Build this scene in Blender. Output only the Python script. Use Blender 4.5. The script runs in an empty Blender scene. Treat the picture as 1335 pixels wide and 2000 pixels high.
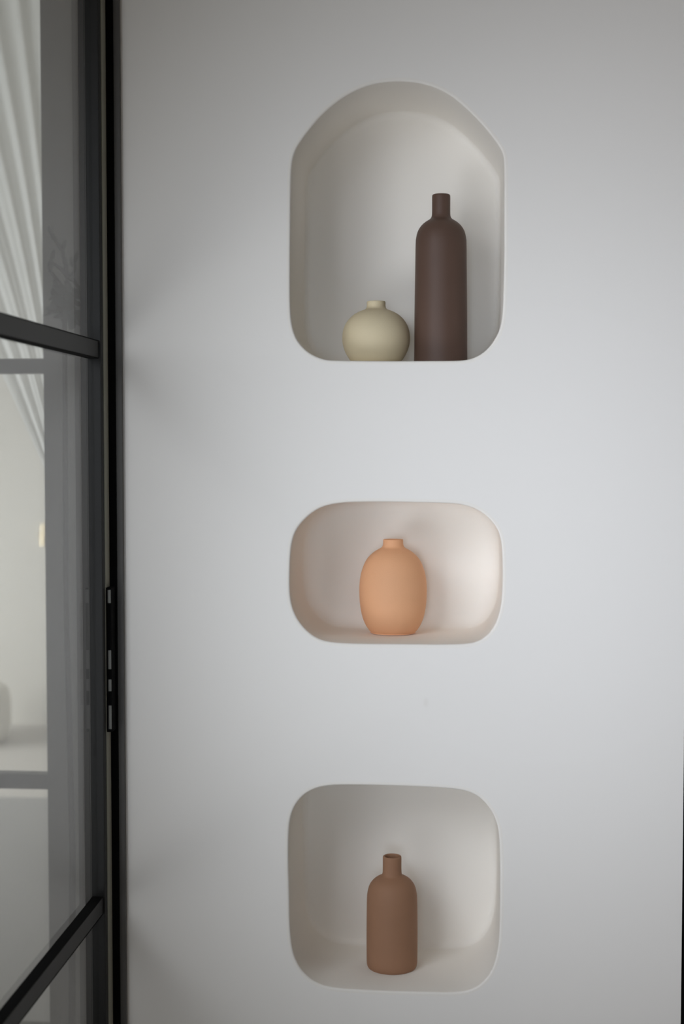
import bpy, bmesh, math, random
from mathutils import Vector, Matrix, geometry
random.seed(7)
S = bpy.context.scene
COL = S.collection
PI = math.pi

# ------------------------------------------------------------------ camera
F_PX = 2777.8
CAM = Vector((0.0, -2.66, 1.55))
PITCH = math.atan(131 / F_PX)
YAW = math.atan(232.5 / F_PX * math.cos(PITCH))
cd = bpy.data.cameras.new('camera'); cam = bpy.data.objects.new('camera', cd); COL.objects.link(cam)
cd.sensor_width = 36; cd.sensor_fit = 'AUTO'; cd.lens = 50
cam.location = CAM
cam.rotation_euler = (PI / 2 - PITCH, 0, YAW)
cd.clip_start = 0.02
cd.dof.use_dof = True; cd.dof.focus_distance = 2.76; cd.dof.aperture_fstop = 2.8
S.camera = cam
ROT = cam.rotation_euler.to_matrix()

# ------------------------------------------------------------------ view, world, lights
S.view_settings.view_transform = 'Standard'; S.view_settings.look = 'None'
S.view_settings.gamma = 1.0; S.view_settings.use_curve_mapping = False
S.view_settings.exposure = 0.10
S.cycles.use_denoising = True
S.cycles.max_bounces = 12; S.cycles.diffuse_bounces = 8; S.cycles.transparent_max_bounces = 24
S.cycles.caustics_refractive = False

W = bpy.data.worlds.new('world'); S.world = W; W.use_nodes = True
W.node_tree.nodes['Background'].inputs[0].default_value = (0.75, 0.85, 1.0, 1)
W.node_tree.nodes['Background'].inputs[1].default_value = 0.1

def area(name, loc, target, sx, sy, power, col, spread=180):
    d = bpy.data.lights.new(name, 'AREA'); d.shape = 'RECTANGLE'; d.size = sx; d.size_y = sy
    d.energy = power; d.color = col; d.spread = math.radians(spread)
    o = bpy.data.objects.new(name, d); COL.objects.link(o); o.location = loc
    o.rotation_euler = (Vector(target) - Vector(loc)).to_track_quat('-Z', 'Y').to_euler()
    return o
# daylight entering by the tall window in the left wall: sky through its upper light, bright ground through its lower
area('window_daylight_upper', (-1.34, -2.05, 2.2), (0.15, 0.0, 0.95), 1.3, 1.0, 6.7, (0.88, 0.92, 1.0), 75)
area('window_daylight_lower', (-1.34, -2.05, 0.5), (0.2, 0.0, 1.75), 1.3, 1.0, 4.1, (0.90, 0.92, 0.98), 62)
# added lamps behind the camera: narrow beam for the wall's centre, warm ambient fill
area('rear_centre_beam', (-0.1, -4.85, 1.45), (0.14, 0.0, 1.38), 0.9, 0.9, 0.95, (0.70, 0.83, 1.0), 25)
area('rear_warm_fill', (-0.1, -4.84, 1.45), (0.15, 0.0, 1.38), 1.6, 2.0, 5.6, (1.0, 0.91, 0.77))
# daylight in the far room beyond the glazed screen
area('far_window_daylight', (-4.85, 3.0, 1.4), (-2.0, 3.2, 0.95), 2.4, 1.6, 78, (0.96, 0.96, 0.96), 105)

# ------------------------------------------------------------------ helpers
def wp(px, py, Y=0.0):
    """world point on the plane y = Y seen at picture position (px, py)"""
    d = ROT @ Vector(((px - 667.5) / F_PX, -(py - 1000) / F_PX, -1.0))
    t = (Y - CAM.y) / d.y
    return CAM + d * t
def wx(px, py, Y=0.0): return wp(px, py, Y).x
def wz(px, py, Y=0.0): return wp(px, py, Y).z

def mat(name, col, rough=0.6, metal=0.0, bump=0.0, bscale=40, var=0.0, vscale=4, spec=0.5, coat=0):
    m = bpy.data.materials.new(name); m.use_nodes = True
    nt = m.node_tree; b = nt.nodes['Principled BSDF']
    b.inputs['Base Color'].default_value = (*col, 1)
    b.inputs['Roughness'].default_value = rough; b.inputs['Metallic'].default_value = metal
    b.inputs['Specular IOR Level'].default_value = spec
    tc = nt.nodes.new('ShaderNodeTexCoord')
    if var > 0:
        n = nt.nodes.new('ShaderNodeTexNoise'); n.inputs['Scale'].default_value = vscale; n.inputs['Detail'].default_value = 5
        nt.links.new(tc.outputs['Object'], n.inputs['Vector'])
        mx = nt.nodes.new('ShaderNodeMix'); mx.data_type = 'RGBA'
        mx.inputs['A'].default_value = (*[c * (1 - var) for c in col], 1)
        mx.inputs['B'].default_value = (*[min(1, c * (1 + var)) for c in col], 1)
        nt.links.new(n.outputs['Fac'], mx.inputs['Factor']); nt.links.new(mx.outputs['Result'], b.inputs['Base Color'])
    if bump > 0:
        n2 = nt.nodes.new('ShaderNodeTexNoise'); n2.inputs['Scale'].default_value = bscale; n2.inputs['Detail'].default_value = 4
        nt.links.new(tc.outputs['Object'], n2.inputs['Vector'])
        bp = nt.nodes.new('ShaderNodeBump'); bp.inputs['Strength'].default_value = bump; bp.inputs['Distance'].default_value = 0.002
        nt.links.new(n2.outputs['Fac'], bp.inputs['Height']); nt.links.new(bp.outputs['Normal'], b.inputs['Normal'])
    return m

def glass_mat(name, tint):
    m = bpy.data.materials.new(name); m.use_nodes = True; nt = m.node_tree; nt.nodes.clear()
    out = nt.nodes.new('ShaderNodeOutputMaterial'); mix = nt.nodes.new('ShaderNodeMixShader')
    tr = nt.nodes.new('ShaderNodeBsdfTransparent'); tr.inputs[0].default_value = (*tint, 1)
    gl = nt.nodes.new('ShaderNodeBsdfGlossy'); gl.inputs['Roughness'].default_value = 0.0; gl.inputs['Color'].default_value = (1, 1, 1, 1)
    g = nt.nodes.new('ShaderNodeNewGeometry')
    dot = nt.nodes.new('ShaderNodeVectorMath'); dot.operation = 'DOT_PRODUCT'
    nt.links.new(g.outputs['Incoming'], dot.inputs[0]); nt.links.new(g.outputs['Normal'], dot.inputs[1])
    def mth(op, a, b=None):
        n = nt.nodes.new('ShaderNodeMath'); n.operation = op
        for i, v in enumerate((a, b)):
            if v is None: continue
            if isinstance(v, (int, float)): n.inputs[i].default_value = v
            else: nt.links.new(v, n.inputs[i])
        return n.outputs[0]
    ab = mth('ABSOLUTE', dot.outputs['Value'])
    f = mth('ADD', mth('MULTIPLY', mth('POWER', mth('SUBTRACT', 1.0, ab), 5.0), 0.96), 0.04)
    nt.links.new(f, mix.inputs[0]); nt.links.new(tr.outputs[0], mix.inputs[1]); nt.links.new(gl.outputs[0], mix.inputs[2])
    nt.links.new(mix.outputs[0], out.inputs[0])
    return m

def link_mesh(name, bm, m, parent=None, smooth=False, auto=None):
    me = bpy.data.meshes.new(name); bm.normal_update(); bm.to_mesh(me); bm.free()
    o = bpy.data.objects.new(name, me); COL.objects.link(o); me.materials.append(m)
    if smooth:
        for p in me.polygons: p.use_smooth = True
        if auto is not None: me.set_sharp_from_angle(angle=math.radians(auto))
    if parent is not None:
        o.parent = parent
        o.matrix_parent_inverse = Matrix.Identity(4)
        o.location = -parent.location      # mesh data is in world coordinates
    return o

def bx(bm, a, b, bevel=0.0, seg=2):
    """axis-aligned box between corners a and b"""
    c = [(a[i] + b[i]) / 2 for i in range(3)]; s = [abs(b[i] - a[i]) for i in range(3)]
    r = bmesh.ops.create_cube(bm, size=1.0, matrix=Matrix.Translation(c) @ Matrix.Diagonal((*s, 1)))
    if bevel > 0:
        es = list({e for v in r['verts'] for e in v.link_edges})
        bmesh.ops.bevel(bm, geom=es, offset=bevel, segments=seg, affect='EDGES', profile=0.5)
def box(name, a, b, m, parent=None, bevel=0.0):
    bm = bmesh.new(); bx(bm, a, b, bevel)
    return link_mesh(name, bm, m, parent)

def tag(o, label=None, cat=None, group=None, kind=None):
    if label: o['label'] = label
    if cat: o['category'] = cat
    if group: o['group'] = group
    if kind: o['kind'] = kind
    return o
def root(name, loc, label=None, cat=None, group=None, kind=None):
    o = bpy.data.objects.new(name, None); COL.objects.link(o); o.location = loc; o.empty_display_size = 0.05
    return tag(o, label, cat, group, kind)

def catmull(pts, closed=True, sub=8):
    out = []; n = len(pts)
    for i in range(n if closed else n - 1):
        if closed: p0, p1, p2, p3 = pts[i - 1], pts[i], pts[(i + 1) % n], pts[(i + 2) % n]
        else: p0, p1, p2, p3 = pts[max(i - 1, 0)], pts[i], pts[i + 1], pts[min(i + 2, n - 1)]
        for k in range(sub):
            t = k / sub
            out.append(tuple(0.5 * ((2 * p1[j]) + (-p0[j] + p2[j]) * t + (2 * p0[j] - 5 * p1[j] + 4 * p2[j] - p3[j]) * t * t
                             + (-p0[j] + 3 * p1[j] - 3 * p2[j] + p3[j]) * t ** 3) for j in range(2)))
    if not closed: out.append(tuple(pts[-1]))
    return out
def resample(pts, n):
    P = pts + [pts[0]]; L = [0]
    for i in range(len(P) - 1): L.append(L[-1] + math.hypot(P[i + 1][0] - P[i][0], P[i + 1][1] - P[i][1]))
    out = []; j = 0
    for k in range(n):
        s = L[-1] * k / n
        while L[j + 1] < s: j += 1
        t = (s - L[j]) / max(1e-12, L[j + 1] - L[j])
        out.append((P[j][0] + (P[j + 1][0] - P[j][0]) * t, P[j][1] + (P[j + 1][1] - P[j][1]) * t))
    return out
def blur(pts, it):
    n = len(pts)
    for _ in range(it):
        pts = [((pts[i - 1][0] + 2 * pts[i][0] + pts[(i + 1) % n][0]) / 4, (pts[i - 1][1] + 2 * pts[i][1] + pts[(i + 1) % n][1]) / 4) for i in range(n)]
    return pts
def offset(pts, d):
    """outward offset (clockwise or counter-clockwise handled)"""
    n = len(pts)
    A = sum(pts[i][0] * pts[(i + 1) % n][1] - pts[(i + 1) % n][0] * pts[i][1] for i in range(n))
    s = 1 if A > 0 else -1; out = []
    for i in range(n):
        a, b = pts[i - 1], pts[(i + 1) % n]
        tx, tz = b[0] - a[0], b[1] - a[1]; l = math.hypot(tx, tz) or 1
        out.append((pts[i][0] + s * tz / l * d, pts[i][1] - s * tx / l * d))
    return out

# ------------------------------------------------------------------ materials
def plaster(name, col):
    m = mat(name, col, rough=0.85, spec=0.25, bump=0.18, bscale=9, var=0.012, vscale=2.2)
    return m
M_wall = plaster('warm_white_plaster', (0.90, 0.875, 0.835))
M_niche = plaster('niche_plaster', (0.90, 0.868, 0.812))  # same paint as the wall, warmed for bounce light inside the niches
M_ceil = plaster('ceiling_plaster', (0.88, 0.87, 0.85))
M_floor = mat('pale_microcement', (0.55, 0.53, 0.50), rough=0.55, bump=0.1, bscale=12, var=0.06, vscale=3)
M_farwall = plaster('far_room_plaster', (0.80, 0.79, 0.75))
M_steel = mat('black_steel', (0.010, 0.010, 0.009), rough=0.5, bump=0.05, bscale=200, spec=0.38)
M_steelmat = mat('dark_grey_steel', (0.10, 0.095, 0.088), rough=0.5, bump=0.05, bscale=200)
M_post = mat('charcoal_post_paint', (0.17, 0.17, 0.167), rough=0.6, bump=0.05, bscale=60, var=0.12, vscale=5)
M_stile_sheen = mat('olive_stile_sheen', (0.32, 0.31, 0.25), rough=0.7)  # colour of the reflected wall light on the stile side
M_black = mat('matte_black', (0.004, 0.004, 0.004), rough=0.9, spec=0.1)  # plain black, shared by bar shade strips, gap strip, lock plate, right jamb
M_lock = mat('brushed_lock_metal', (0.16, 0.16, 0.145), rough=0.5, metal=0.3)
M_glass = glass_mat('clear_glass', (0.945, 0.95, 0.943))
M_curtain = mat('white_sheer_cloth', (0.86, 0.88, 0.9), rough=0.9, bump=0.1, bscale=300)
def sheer(m):
    nt = m.node_tree; b = nt.nodes['Principled BSDF']; out = nt.nodes['Material Output']
    tl = nt.nodes.new('ShaderNodeBsdfTranslucent'); tl.inputs[0].default_value = (0.92, 0.95, 0.96, 1)
    mx = nt.nodes.new('ShaderNodeMixShader'); mx.inputs[0].default_value = 0.88
    nt.links.new(b.outputs[0], mx.inputs[1]); nt.links.new(tl.outputs[0], mx.inputs[2]); nt.links.new(mx.outputs[0], out.inputs[0])
sheer(M_curtain)
M_rug = mat('grey_rug', (0.30, 0.30, 0.295), rough=1.0, bump=0.6, bscale=300, var=0.1, vscale=60)
M_pouf = mat('pale_boucle', (0.84, 0.82, 0.76), rough=1.0, bump=0.6, bscale=120)
M_brass = mat('satin_brass', (0.62, 0.54, 0.38), rough=0.35, metal=0.6)
M_cream = mat('cream_matte_ceramic', (0.72, 0.62, 0.42), rough=0.62, spec=0.3, bump=0.10, bscale=350, var=0.03, vscale=30)
M_umber = mat('dark_brown_matte_ceramic', (0.115, 0.068, 0.05), rough=0.52, spec=0.35, bump=0.10, bscale=350, var=0.05, vscale=25)
M_peach = mat('peach_matte_ceramic', (0.80, 0.43, 0.235), rough=0.66, spec=0.3, bump=0.10, bscale=350, var=0.02, vscale=25)
M_clay = mat('clay_brown_matte_ceramic', (0.34, 0.185, 0.11), rough=0.66, spec=0.3, bump=0.12, bscale=350, var=0.05, vscale=25)
M_bisque = mat('unglazed_bisque', (0.78, 0.70, 0.62), rough=0.8)
M_leaf = mat('dark_green_leaf', (0.012, 0.016, 0.010), rough=0.6)
M_bark = mat('brown_bark', (0.010, 0.008, 0.006), rough=0.9)
M_pot = mat('grey_stoneware', (0.2, 0.19, 0.18), rough=0.8)

# ------------------------------------------------------------------ niche wall
WALL_T = 0.32; CEIL = 3.0
X_R = wx(1331.5, 1750)            # right-hand edge of the niche wall
XL, XR = wx(172, 869, -0.065), wx(198, 869, -0.065)   # thickness of the steel door leaf
X_WL = XL - 0.03
N1 = [(566,545),(567,422),(568,351),(570,318),(575,297),(584,280),(603,254),(628,224.5),(663,194.6),(698.5,174.5),(733.7,163),(772.4,158.7),(807.6,160.6),(841,168),(874.5,183),(902.6,205),(930.8,232),(955.5,260),(975,287),(982,300),(984,318),(984.3,386.5),(984.3,492),(983,562),(980.8,615.3),(975,643.5),(962.5,668),(945,687.5),(925,699),(900,704),(839,704.8),(751,705),(645.6,703.6),(624.5,699),(603.4,689.3),(582.2,668),(571.7,643.5),(567,610)]
N2 = [(565.3,1129),(567.5,1076),(573.5,1044.5),(585.8,1023.4),(603.4,1005.8),(624.5,991.7),(652.7,984),(691.4,980.8),(751,980.4),(821.8,981.8),(874.6,983.2),(906.3,986.4),(931,995.2),(952,1010),(968,1028.6),(976.7,1048),(979.8,1075),(981,1118.4),(980,1157),(976.7,1188.8),(968,1217),(955.5,1236.4),(938,1250.5),(913.3,1257),(857,1258.6),(786.5,1258),(716,1257.5),(663.3,1255.8),(631.6,1251.6),(610.5,1241.7),(592.9,1226),(578.8,1206.5),(570,1185.4),(566,1160.7)]
N3 = [(563.5,1626.2),(566.4,1598),(575.3,1573.4),(591,1554),(610.5,1541.7),(635,1535.4),(663.3,1533.6),(716,1534),(786.5,1536),(839.4,1538.2),(885,1541.5),(913.3,1546),(934.5,1556),(952,1573.4),(964.4,1594.6),(972,1617),(975.3,1651),(976,1700),(976,1756.7),(975,1809.5),(972.5,1848.3),(965,1883.5),(952,1908),(934.5,1925.8),(911,1936),(880,1938.5),(821.8,1937.8),(751.3,1935.6),(681,1932),(638.7,1927.2),(614,1918),(592.9,1901),(578.8,1880),(570,1851.8),(566,1809.5),(564.5,1739),(563,1686)]
NICHES = [('arch', N1, 0.245, 0.014, 2), ('oval', N2, 0.245, 0.035, 6), ('square', N3, 0.245, 0.014, 6)]
LIP = 0.004; BUF = 0.003; NP = 220
holes = []; niche_geo = []
for nm, pts, dep, fil, bl in NICHES:
    w = [(wp(x, y).x, wp(x, y).z) for x, y in pts]
    o = blur(resample(catmull(w), NP), bl)
    holes.append(offset(o, LIP + BUF)); niche_geo.append((nm, o, dep, fil))

def wall_with_holes(name, x0, x1, z0, z1, y0, y1, holes, m):
    outer = [(x0, z0), (x1, z0), (x1, z1), (x0, z1)]
    vs = [Vector(p) for p in outer]; faces = [list(range(4))]; edges = []; idx = 4
    hole_ids = []
    for h in holes:
        ids = list(range(idx, idx + len(h))); idx += len(h); hole_ids.append(ids)
        vs += [Vector(p) for p in h]
    E = [(i, (i + 1) % 4) for i in range(4)]
    for ids in hole_ids: E += [(ids[i], ids[(i + 1) % len(ids)]) for i in range(len(ids))]
    ov, oe, of, *_ = geometry.delaunay_2d_cdt(vs, E, [], 0, 1e-7)
    bm = bmesh.new(); bv = [bm.verts.new((p.x, y0, p.y)) for p in ov]
    def inside(pt, poly):
        c = False; n = len(poly)
        for i in range(n):
            a, b = poly[i], poly[i - 1]
            if (a[1] > pt[1]) != (b[1] > pt[1]) and pt[0] < (b[0] - a[0]) * (pt[1] - a[1]) / (b[1] - a[1]) + a[0]: c = not c
        return c
    for f in of:
        c = (sum(ov[i].x for i in f) / len(f), sum(ov[i].y for i in f) / len(f))
        if not any(inside(c, h) for h in holes): bm.faces.new([bv[i] for i in f])
    # sides, back, top, bottom
    A = [bm.verts.new(p) for p in ((x0, y0, z0), (x1, y0, z0), (x1, y0, z1), (x0, y0, z1))]
    B = [bm.verts.new(p) for p in ((x0, y1, z0), (x1, y1, z0), (x1, y1, z1), (x0, y1, z1))]
    for i in range(4): bm.faces.new((A[i], A[(i + 1) % 4], B[(i + 1) % 4], B[i]))
    bm.faces.new(B)
    bmesh.ops.remove_doubles(bm, verts=bm.verts, dist=1e-6)
    bmesh.ops.recalc_face_normals(bm, faces=bm.faces)
    return link_mesh(name, bm, m)

wall = wall_with_holes('wall_back', X_WL, X_R, 0, CEIL, 0, WALL_T, holes, M_wall)
tag(wall, 'white plaster wall with three recessed niches stacked one above another', 'wall', kind='structure')
labs = {'arch': 'tall arched niche', 'oval': 'wide rounded niche', 'square': 'squarish rounded niche'}
for nm, o, dep, fil in niche_geo:
    rings = [(offset(o, LIP + BUF), 0.0)]
    for k in range(0, 6):
        a = k / 5 * PI / 2
        rings.append((offset(o, LIP * (1 - math.sin(a))), LIP * (1 - math.cos(a))))
    for k in range(1, 9):
        rings.append((o, LIP + (dep - fil - LIP) * k / 8))
    for k in range(1, 9):
        a = k / 8 * PI / 2
        rings.append((offset(o, -fil * (1 - math.cos(a))), dep - fil + fil * math.sin(a)))
    bm = bmesh.new(); prev = None
    for r, y in rings:
        cur = [bm.verts.new((p[0], y, p[1])) for p in r]
        if prev:
            for i in range(len(cur)):
                j = (i + 1) % len(cur); bm.faces.new((prev[i], prev[j], cur[j], cur[i]))
        prev = cur
    # back: rings shrinking to the middle so the smooth normals stay flat
    cx = sum(v.co.x for v in prev) / len(prev); cz = sum(v.co.z for v in prev) / len(prev)
    for k in (0.97, 0.6, 0.3):
        cur = [bm.verts.new((cx + (p.co.x - cx) * 1, dep, cz + (p.co.z - cz) * 1)) for p in prev]
        base = rings[-1][0]
        for v, p in zip(cur, base): v.co = (cx + (p[0] - cx) * k, dep, cz + (p[1] - cz) * k)
        for i in range(len(cur)):
            j = (i + 1) % len(cur); bm.faces.new((prev[i], prev[j], cur[j], cur[i]))
        prev = cur
    bm.faces.new(prev)
    bmesh.ops.recalc_face_normals(bm, faces=bm.faces)
    # normals must look into the niche (towards -y on the back)
    bm.faces.ensure_lookup_table()
    if bm.faces[-1].normal.y > 0: bmesh.ops.reverse_faces(bm, faces=bm.faces)
    n = link_mesh('niche', bm, M_niche, wall, smooth=True)
    n['label'] = labs[nm]

# small faint smear on the plaster below the second niche is part of the plaster colour
def add_smear(m, c, r):
    nt = m.node_tree; b = nt.nodes['Principled BSDF']
    src = b.inputs['Base Color'].links[0].from_socket
    geo = nt.nodes.new('ShaderNodeNewGeometry')
    sub = nt.nodes.new('ShaderNodeVectorMath'); sub.operation = 'SUBTRACT'; sub.inputs[1].default_value = c
    div = nt.nodes.new('ShaderNodeVectorMath'); div.operation = 'DIVIDE'; div.inputs[1].default_value = r
    ln = nt.nodes.new('ShaderNodeVectorMath'); ln.operation = 'LENGTH'
    mr = nt.nodes.new('ShaderNodeMapRange'); mr.inputs['From Min'].default_value = 0.3; mr.inputs['From Max'].default_value = 1.0
    mr.inputs['To Min'].default_value = 0.13; mr.inputs['To Max'].default_value = 0.0
    nt.links.new(geo.outputs['Position'], sub.inputs[0]); nt.links.new(sub.outputs[0], div.inputs[0]); nt.links.new(div.outputs[0], ln.inputs[0]); nt.links.new(ln.outputs['Value'], mr.inputs['Value'])
    mx = nt.nodes.new('ShaderNodeMix'); mx.data_type = 'RGBA'
    nt.links.new(mr.outputs[0], mx.inputs['Factor']); nt.links.new(src, mx.inputs['A']); mx.inputs['B'].default_value = (0.62, 0.57, 0.48, 1)
    nt.links.new(mx.outputs['Result'], b.inputs['Base Color'])
add_smear(M_wall, tuple(wp(831, 1372)), (0.007, 0.05, 0.012))

# ------------------------------------------------------------------ vases
def lathe(name, prof, m, loc, parent=None, seg=96, inner=None):
    bm = bmesh.new(); P = catmull([(r / 1000, z / 1000) for r, z in prof], closed=False, sub=3)
    if inner: P = P + [(r / 1000, z / 1000) for r, z in inner]
    P = [(max(0.0, r), max(0.0, z)) for r, z in P]
    prev = None; pz = None
    for r, z in P:
        if r < 1e-5: cur = [bm.verts.new((loc[0], loc[1], loc[2] + z))]
        else: cur = [bm.verts.new((loc[0] + r * math.cos(2 * PI * i / seg), loc[1] + r * math.sin(2 * PI * i / seg), loc[2] + z)) for i in range(seg)]
        if prev:
            if len(prev) == 1 and len(cur) > 1:
                for i in range(seg): bm.faces.new((prev[0], cur[(i + 1) % seg], cur[i]))
            elif len(cur) == 1 and len(prev) > 1:
                for i in range(seg): bm.faces.new((prev[i], prev[(i + 1) % seg], cur[0]))
            elif len(cur) > 1:
                for i in range(seg): bm.faces.new((prev[i], prev[(i + 1) % seg], cur[(i + 1) % seg], cur[i]))
        prev = cur
    bmesh.ops.recalc_face_normals(bm, faces=bm.faces)
    for v in bm.verts: v.co -= Vector(loc)
    me_o = link_mesh(name, bm, m, None, smooth=True, auto=50)
    me_o.location = loc
    if parent: me_o.parent = parent; me_o.location = Vector(loc) - parent.location
    return me_o

def floor_z(o, x):     # height of a niche's floor outline at x
    zs = [p[1] for p in o]; mid = sum(zs) / len(zs)
    return min((p for p in o if p[1] < mid), key=lambda p: abs(p[0] - x))[1]
def floor_min(o, x0, x1):
    zs = [p[1] for p in o]; mid = sum(zs) / len(zs)
    return max(p[1] for p in o if p[1] < mid and x0 <= p[0] <= x1)
g = {nm: o for nm, o, _, _ in niche_geo}

x = wx(734, 711, 0.125); z = floor_z(g['arch'], x)
v = lathe('round_vase', [(0,0),(36,0),(42,1.5),(51,9),(59.5,23),(64.5,37),(66,50),(65,63),(61.5,75),(55,86),(46,95.2),(36,101.6),(27,105.3),(21.5,107.6),(19,110.6),(18.2,115),(18.3,120.5),(17.4,122.8),(15.6,122.8)], M_cream, (x, 0.125, z),
          inner=[(14.2,121),(13.8,112),(30,98),(50,80),(58,50),(48,14),(0,6)])
tag(v, 'squat round cream ceramic vase with short neck, in the arched top niche', 'vase')
x = wx(860, 711, 0.125); z = floor_z(g['arch'], x)
v = lathe('bottle_vase', [(0,0),(47,0),(50.5,1),(51.6,4),(51.4,30),(51,100),(50,180),(49.3,232),(48.4,244),(45.6,256),(40,266),(33,273.2),(26.5,277.6),(21.5,280.8),(18.8,284.8),(17.7,291),(17.6,308),(17.6,323),(16.8,327),(15,328)], M_umber, (x, 0.125, z),
          inner=[(13.8,326.5),(13.4,322),(13.4,285),(30,268),(45,240),(46,20),(0,6)])
tag(v, 'tall dark brown ceramic bottle vase, in the arched top niche', 'vase')
x = wx(767, 1236, 0.155); z = floor_z(g['oval'], x)
v = lathe('oval_vase', [(0,1.5),(41,1.5),(44,3.2),(49.5,9),(56.5,21),(62.3,38.5),(66,62),(67,86),(66,105),(62.4,124),(55,143),(47,154),(38,162),(30,167),(24.5,170),(21.5,173),(20.2,177),(19.8,182),(19.6,186),(19,187.2),(17.8,187)], M_peach, (x, 0.155, z),
          inner=[(16.8,185),(16.5,174),(30,162),(52,138),(60,90),(52,30),(0,8)])
tag(v, 'peach orange egg-shaped ceramic vase, alone in the middle niche', 'vase')
ft = lathe('foot_ring', [(0,0),(39,0),(40.6,0.5),(40.8,1.6),(39.5,2.2)], M_bisque, (x, 0.155, z), parent=v, inner=[(0,2.0)])
ft['label'] = 'pale unglazed foot ring'
x = wx(765, 1887, 0.130); z = floor_z(g['square'], x)
v = lathe('bottle_vase', [(0,0),(43,0),(48,1.6),(50,6),(50.6,18),(50.8,60),(50.6,100),(50,138),(48.6,151),(45.6,162),(40.5,170.5),(34,176.8),(27,181),(22,183.6),(19.5,186.6),(18.7,192),(18.5,205),(18.5,219.5),(17.7,222.6),(16,223)], M_clay, (x, 0.130, z),
          inner=[(14.4,221.8),(13.6,218),(13.4,188),(28,174),(44,148),(45,14),(0,6)])
tag(v, 'reddish brown clay bottle vase, alone in the bottom niche', 'vase')

# ------------------------------------------------------------------ steel glazed door running towards the camera
DY0, DY1 = -0.012, -0.97           # wall end, free end
DTOP = 2.70
xg = wx(181, 869, -0.065)          # glass plane
zb_up = wz(196, 682.5, -0.065); zb_lo = wz(197, 1768, -0.065)
door = root('door_1', ((XL + XR) / 2, -0.5, 0), 'black steel framed glass door with two glazing bars, left of the niches', 'door', kind='structure')
ST = 0.053
box('stile', (XL, -0.065, 0.012), (XR, DY0, DTOP), M_steel, door, 0.0012)
box('stile', (XL, DY1, 0.012), (XR, DY1 + ST, DTOP), M_steel, door, 0.0012)
box('rail', (XL, DY1 + ST, DTOP - 0.05), (XR, -0.065, DTOP), M_steel, door, 0.001)
box('rail', (XL, DY1 + ST, 0.012), (XR, -0.065, 0.10), M_steel, door, 0.001)
bh = 0.0155
for zc in (zb_up, zb_lo):
    box('glazing_bar', (XL + 0.001, DY1 + ST, zc - bh), (XR - 0.004, -0.065, zc + bh), M_steel, door, 0.001)
    for zq in (zc - bh - 0.0012, zc + bh):
        box('bar_shade_strip', (XL + 0.001, DY1 + ST, zq), (XR - 0.0036, -0.066, zq + 0.0012), M_black, door)  # black strips added so the bar's top and underside look shaded
for z0, z1 in ((0.10, zb_lo - bh), (zb_lo + bh, zb_up - bh), (zb_up + bh, DTOP - 0.05)):
    box('glass_pane', (xg - 0.003, DY1 + ST, z0), (xg + 0.003, -0.065, z1), M_glass, door)
sl = box('stile_sheen_strip', (XR, -0.048, 0.012), (XR + 0.0012, -0.016, DTOP), M_stile_sheen, door)  # added strip: olive colour stands in for wall light mirrored on the stile
sl['label'] = 'added olive grey strip for reflected wall light on the stile side'
# lock in the closing gap
lx0, lx1 = XR + 0.0005, wx(218, 1290, -0.045)
lz0, lz1 = wz(212, 1430, -0.045), wz(212, 1148, -0.045)
lock = box('lock_plate', (XR, -0.045, lz0), (lx1, -0.016, lz1), M_black, door, 0.001)
for y0, y1 in ((1152, 1178), (1270, 1307), (1327, 1350), (1378, 1424)):
    t = box('latch', (wx(211, 1290, -0.046), -0.047, wz(212, y1, -0.046)), (wx(217, 1290, -0.046), -0.044, wz(212, y0, -0.046)), M_lock, lock, 0.0006)
    t.location = Vector((0, 0, 0))      # lock_plate already carries the door's offset
# fixed jamb on the wall
jx = wx(240, 869, -0.004)
jamb = root('trim_1', (jx, 0, 0), 'dark steel door jamb fixed to the left edge of the niche wall', 'door frame', kind='structure')
box('jamb_post', (XL - 0.028, -0.010, 0.0), (jx, 0.0, CEIL), M_steelmat, jamb, 0.0008)
box('black_strip', (XR + 0.001, -0.014, 0.012), (wx(226, 869, -0.014), -0.0095, DTOP), M_black, jamb)  # flat black strip between door stile and jamb face
# head of the frame over the door
box('head_bar', (XL, DY1, DTOP + 0.004), (XR, -0.010, CEIL), M_steel, jamb)

# ------------------------------------------------------------------ shell of the camera room
def struct(name, a, b, m, label, cat='wall'):
    return tag(box(name, a, b, m), label, cat, kind='structure')
struct('floor', (-5.2, -5.2, -0.1), (3.2, 5.3, 0.0), M_floor, 'pale microcement floor', 'floor')
struct('ceiling', (-5.2, -5.2, CEIL), (3.2, 5.3, CEIL + 0.1), M_ceil, 'white plaster ceiling', 'ceiling')
struct('wall_right', (3.0, -5.0, 0), (3.2, 5.2, CEIL), M_wall, 'plain plaster wall on the right side')
# dark steel frame beginning right of the niche wall
d2 = root('door_2', (X_R + 0.05, 0.1, 0), 'near-black door frame at the right edge of the niche wall', 'door', kind='structure')
box('jamb_post', (X_R + 0.002, 0.004, 0), (X_R + 0.062, 0.09, CEIL), M_black, d2, 0.001)
box('door_leaf', (X_R + 0.066, 0.03, 0.01), (3.0, 0.075, CEIL), M_steel, d2, 0.001)
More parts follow.
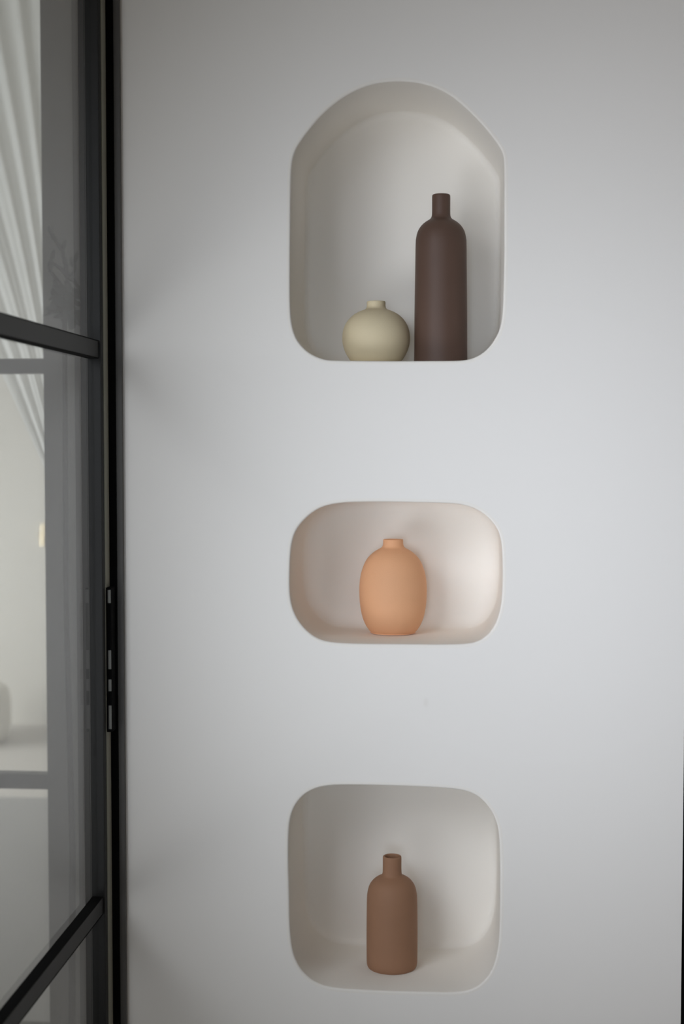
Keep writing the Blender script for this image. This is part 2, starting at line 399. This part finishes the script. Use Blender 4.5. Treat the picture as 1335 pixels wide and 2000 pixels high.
# rear wall with window opening
def wall_opening_y(name, x0, x1, y0, y1, ox0, ox1, oz0, oz1, m, label):
    bm = bmesh.new()
    bx(bm, (x0, y0, 0), (ox0, y1, CEIL)); bx(bm, (ox1, y0, 0), (x1, y1, CEIL))
    bx(bm, (ox0, y0, 0), (ox1, y1, oz0)); bx(bm, (ox0, y0, oz1), (ox1, y1, CEIL))
    return tag(link_mesh(name, bm, m), label, 'wall', kind='structure')
def wall_opening_x(name, x0, x1, y0, y1, oy0, oy1, oz0, oz1, m, label):
    bm = bmesh.new()
    bx(bm, (x0, y0, 0), (x1, oy0, CEIL)); bx(bm, (x0, oy1, 0), (x1, y1, CEIL))
    bx(bm, (x0, oy0, 0), (x1, oy1, oz0)); bx(bm, (x0, oy0, oz1), (x1, oy1, CEIL))
    return tag(link_mesh(name, bm, m), label, 'wall', kind='structure')
wall_opening_y('wall_front', -5.2, 3.0, -5.2, -5.0, -1.0, 0.8, 0.3, 2.5, M_wall, 'plaster wall with a window behind the camera')
wall_opening_x('wall_left', -1.49, -1.36, -5.0, -1.10, -2.75, -1.25, 0.10, 2.62, M_wall, 'plaster wall with a tall window close to the door')
# unseen wall added between door passage and window room: shades the left part of the niche wall
struct('wall_shade', (-1.49, -1.10, 0), (-1.36, 1.00, CEIL), M_wall, 'short plaster wall added out of view to shade the niche wall')


# ------------------------------------------------------------------ glazed screen one metre behind, parallel to the niche wall
SY = 0.92
sx = wx(88.5, 1100, SY)
screen = root('window_1', (sx, SY, 0), 'dark steel glazed screen with slim bars, seen beyond the glass door', 'window', kind='structure')
box('post', (sx, SY, 0), (sx + 0.16, SY + 0.05, CEIL), M_post, screen, 0.001)
zu0, zu1 = wz(45, 729, SY), wz(45, 700, SY); zl0, zl1 = wz(45, 1542, SY), wz(45, 1513, SY)
box('glazing_bar', (-1.36, SY + 0.005, zu0), (sx, SY + 0.045, zu1), M_post, screen, 0.001)
box('glazing_bar', (-1.36, SY + 0.005, zl0), (sx, SY + 0.045, zl1), M_post, screen, 0.001)
for z0, z1 in ((0.0, zl0), (zl1, zu0), (zu1, CEIL)):
    box('glass_pane', (-1.36, SY + 0.022, z0), (sx, SY + 0.028, z1), M_glass, screen)
struct('wall_passage', (sx + 0.16, SY - 0.03, 0), (-0.62, SY + 0.08, CEIL), M_wall, 'plaster wall beside the glazed screen')
struct('wall_side', (-0.72, WALL_T, 0), (-0.62, SY - 0.03, CEIL), M_wall, 'plaster side wall behind the niche wall')

# ------------------------------------------------------------------ far room
FY = 5.0
struct('wall_far', (-5.2, FY, 0), (3.0, FY + 0.2, CEIL), M_farwall, 'pale plaster wall of the far room')
wall_opening_x('wall_outer', -5.2, -5.0, -5.0, 5.0, 1.8, 4.2, 0.5, 2.5, M_farwall, 'outer plaster wall of the far room')
_d = ROT @ Vector(((40 - 667.5) / F_PX, -(1562 - 1000) / F_PX, -1.0)); RUG_Y = CAM.y - CAM.z / _d.z * _d.y   # far edge of the rug
bm = bmesh.new()
bx(bm, (-3.6, 0.99, 0.0), (-1.0, RUG_Y, 0.012), 0.004)
tag(link_mesh('rug', bm, M_rug), 'flat grey rug on the far room floor beyond the glass', 'rug')
# pouf
pc = wp(-2, 1410, 4.55)
v = lathe('pouf', [(0,0),(170,0),(205,15),(222,70),(225,150),(222,230),(200,285),(140,305),(60,312),(0,314)], M_pouf, (pc.x - 0.17, 4.55, 0), seg=48)
tag(v, 'pale round pouf on the far room floor, cut by the left edge', 'pouf')
# small brass wall fitting
bp = wp(91, 1047, FY - 0.02)
sc_ = root('wall_lamp', (bp.x, FY, bp.z), 'small brass wall lamp on the far room wall, mostly behind the grey post', 'wall lamp')
bm = bmesh.new(); bmesh.ops.create_cone(bm, cap_ends=True, segments=32, radius1=0.045, radius2=0.045, depth=0.015, matrix=Matrix.Translation((bp.x, FY - 0.0076, bp.z)) @ Matrix.Rotation(PI / 2, 4, 'X'))
link_mesh('backplate', bm, M_brass, sc_, True, 40)
bm = bmesh.new(); bmesh.ops.create_cone(bm, cap_ends=True, segments=32, radius1=0.03, radius2=0.022, depth=0.12, matrix=Matrix.Translation((bp.x, FY - 0.05, bp.z + 0.01)))
link_mesh('lamp_shade', bm, M_brass, sc_, True, 40)

# curtain: white sheer gathered to a tie behind the post
CY = 1.12
def curtain():
    T0 = wp(-420, -200, CY); T1 = wp(100, -200, CY); T0.z = T1.z = CEIL - 0.03
    tie = wp(118, 985, CY)
    NU, NV = 150, 60
    bm = bmesh.new(); G = []
    ctrl0 = wp(-60, 610, CY); ctrl1 = wp(106, 300, CY)
    for i in range(NU + 1):
        u = i / NU; row = []
        top = T0.lerp(T1, u); ctl = ctrl0.lerp(ctrl1, u ** 0.75); end = Vector((tie.x + (u - 0.5) * 0.028, CY, tie.z))
        for j in range(NV + 1):
            v = j / NV
            p = top * (1 - v) ** 2 + ctl * 2 * v * (1 - v) + end * v * v
            amp = 0.007 * (1 - v) + 0.001
            dy = amp * math.sin(u * 2 * PI * 6.5 + 1.6 * math.sin(u * 8)) + 0.25 * amp * math.sin(u * 2 * PI * 15 + v * 2)
            row.append(bm.verts.new((p.x, CY + 0.05 + dy, min(p.z, CEIL - 0.03))))
        G.append(row)
    for i in range(NU):
        for j in range(NV): bm.faces.new((G[i][j], G[i + 1][j], G[i + 1][j + 1], G[i][j + 1]))
    # tail hanging from the tie to the floor
    H = []
    for i in range(41):
        u = i / 40; row = []
        for j in range(21):
            v = j / 20
            row.append(bm.verts.new((tie.x + (u - 0.5) * (0.028 + 0.06 * min(1, v * 3)), CY + 0.05 + 0.014 * math.sin(u * 2 * PI * 4), tie.z + (0.01 - tie.z) * v)))
        H.append(row)
    for i in range(40):
        for j in range(20): bm.faces.new((H[i][j], H[i + 1][j], H[i + 1][j + 1], H[i][j + 1]))
    bmesh.ops.remove_doubles(bm, verts=bm.verts, dist=1e-5)
    o = link_mesh('curtain', bm, M_curtain, None, True)
    tag(o, 'white sheer curtain drawn aside in slanting folds beyond the glazed screen', 'curtain')
    bm = bmesh.new()
    bmesh.ops.create_cone(bm, cap_ends=True, segments=24, radius1=0.022, radius2=0.022, depth=0.03, matrix=Matrix.Translation((tie.x, CY + 0.05, tie.z)))
    b = link_mesh('tie_band', bm, M_curtain, o, True, 40)
curtain()
rod = bmesh.new()
bmesh.ops.create_cone(rod, cap_ends=True, segments=20, radius1=0.010, radius2=0.010, depth=1.5, matrix=Matrix.Translation((-1.70, CY + 0.05, CEIL - 0.015)) @ Matrix.Rotation(PI / 2, 4, 'Y'))
tag(link_mesh('curtain_rod', rod, M_steel, None, True, 40), 'dark curtain rod under the far room ceiling', 'curtain rod')

# potted plant between door and screen: faint twigs and leaves against the grey post
PY = 0.62
def tube(bm, pts, r0, r1, seg=8):
    prev = None
    for k, p in enumerate(pts):
        p = Vector(p); t = (Vector(pts[min(k + 1, len(pts) - 1)]) - Vector(pts[max(k - 1, 0)])).normalized()
        a = t.cross(Vector((0, 1, 0.01))).normalized(); b = t.cross(a)
        r = r0 + (r1 - r0) * k / (len(pts) - 1)
        cur = [bm.verts.new(p + (a * math.cos(2 * PI * i / seg) + b * math.sin(2 * PI * i / seg)) * r) for i in range(seg)]
        if prev:
            for i in range(seg): bm.faces.new((prev[i], prev[(i + 1) % seg], cur[(i + 1) % seg], cur[i]))
        prev = cur
def P3(px, py, dy=0): q = wp(px, py, PY + dy); return (q.x, q.y, q.z)
pb = wp(128, 700, PY)
plant = root('potted_plant', (pb.x, PY, 0), 'slender dark potted plant with thin twigs beyond the glass door', 'plant')
v = lathe('pot', [(0,0),(45,0),(55,5),(64,55),(68,105),(66,112),(60,110)], M_pot, (pb.x, PY, 0), parent=plant, seg=48, inner=[(58,95),(0,95)])
bm = bmesh.new()
tube(bm, [(pb.x, PY, 0.09), (pb.x + 0.006, PY, 0.6), (pb.x - 0.004, PY, 1.2), P3(126, 620), P3(128, 570), P3(131, 540)], 0.009, 0.004)
tube(bm, [P3(131, 540), P3(128, 515), P3(122, 492), P3(112, 475), P3(104, 463)], 0.0065, 0.003)
tube(bm, [P3(131, 540), P3(120, 526), P3(110, 518), P3(101, 512)], 0.006, 0.003)
tube(bm, [P3(131, 540), P3(142, 536), P3(146, 525), P3(147, 514)], 0.006, 0.003)
tube(bm, [P3(131, 540), P3(145, 548), P3(156, 566), P3(165, 590)], 0.0065, 0.003)
tube(bm, [P3(128, 570), P3(110, 545), P3(102, 534), P3(96, 529)], 0.006, 0.003)
link_mesh('stem', bm, M_bark, plant, True)
bm = bmesh.new()
def leaf(bm, c, d, L, w):
    c = Vector(c); d = Vector(d).normalized(); s = d.cross(Vector((random.uniform(-.4, .4), 1, random.uniform(-.4, .4)))).normalized()
    n = d.cross(s)
    prof = [(0, 0.05), (0.25, 0.8), (0.5, 1.0), (0.78, 0.6), (1, 0.03)]
    prev = None
    for t, k in prof:
        q = c + d * L * t + n * (0.12 * L * math.sin(t * PI))
        cur = [bm.verts.new(q - s * w * k / 2), bm.verts.new(q + n * 0.0015), bm.verts.new(q + s * w * k / 2)]
        if prev:
            bm.faces.new((prev[0], prev[1], cur[1], cur[0])); bm.faces.new((prev[1], prev[2], cur[2], cur[1]))
        prev = cur
for k in range(70):
    px = min(158, max(108, random.gauss(131, 14))); py = 585 + random.uniform(-28, 34) + abs(px - 125) * 0.4
    leaf(bm, P3(px, py, random.uniform(-.05, .05)), (random.uniform(-1, 1), random.uniform(-.6, .6), random.uniform(-.6, .8)), random.uniform(.025, .045), random.uniform(.012, .02))
for (px, py), d in (((112, 475), (-.6, 0, 1)), ((104, 463), (-.3, 0, .9)), ((122, 492), (.3, 0, 1)), ((101, 512), (.2, 0, .9)), ((147, 516), (.2, 0, 1)), ((146, 526), (-.3, 0, 1)), ((156, 566), (.9, 0, .1)), ((97, 531), (.1, 0, .9))):
    leaf(bm, P3(px, py), d, 0.032, 0.013)
fo = link_mesh('foliage', bm, M_leaf, plant, True)

# ------------------------------------------------------------------ windows where the daylight enters
def window(name, ax, fixed, a0, a1, z0, z1, label):
    r = root(name, ((fixed, (a0 + a1) / 2, z0) if ax == 'x' else ((a0 + a1) / 2, fixed, z0)), label, 'window', kind='structure')
    bm = bmesh.new(); t = 0.05
    def seg(p0, p1, q0, q1):
        if ax == 'x': bx(bm, (fixed - 0.03, p0, q0), (fixed + 0.03, p1, q1))
        else: bx(bm, (p0, fixed - 0.03, q0), (p1, fixed + 0.03, q1))
    seg(a0, a0 + t, z0, z1); seg(a1 - t, a1, z0, z1); seg(a0 + t, a1 - t, z0, z0 + t); seg(a0 + t, a1 - t, z1 - t, z1)
    link_mesh('window_frame', bm, M_steel, r)
    return r
window('window_2', 'x', -1.43, -2.75, -1.25, 0.10, 2.62, 'tall steel framed window in the left wall')
window('window_3', 'y', -5.12, -1.0, 0.8, 0.3, 2.5, 'steel framed window behind the camera')
window('window_4', 'x', -5.12, 1.8, 4.2, 0.5, 2.5, 'steel framed window of the far room')
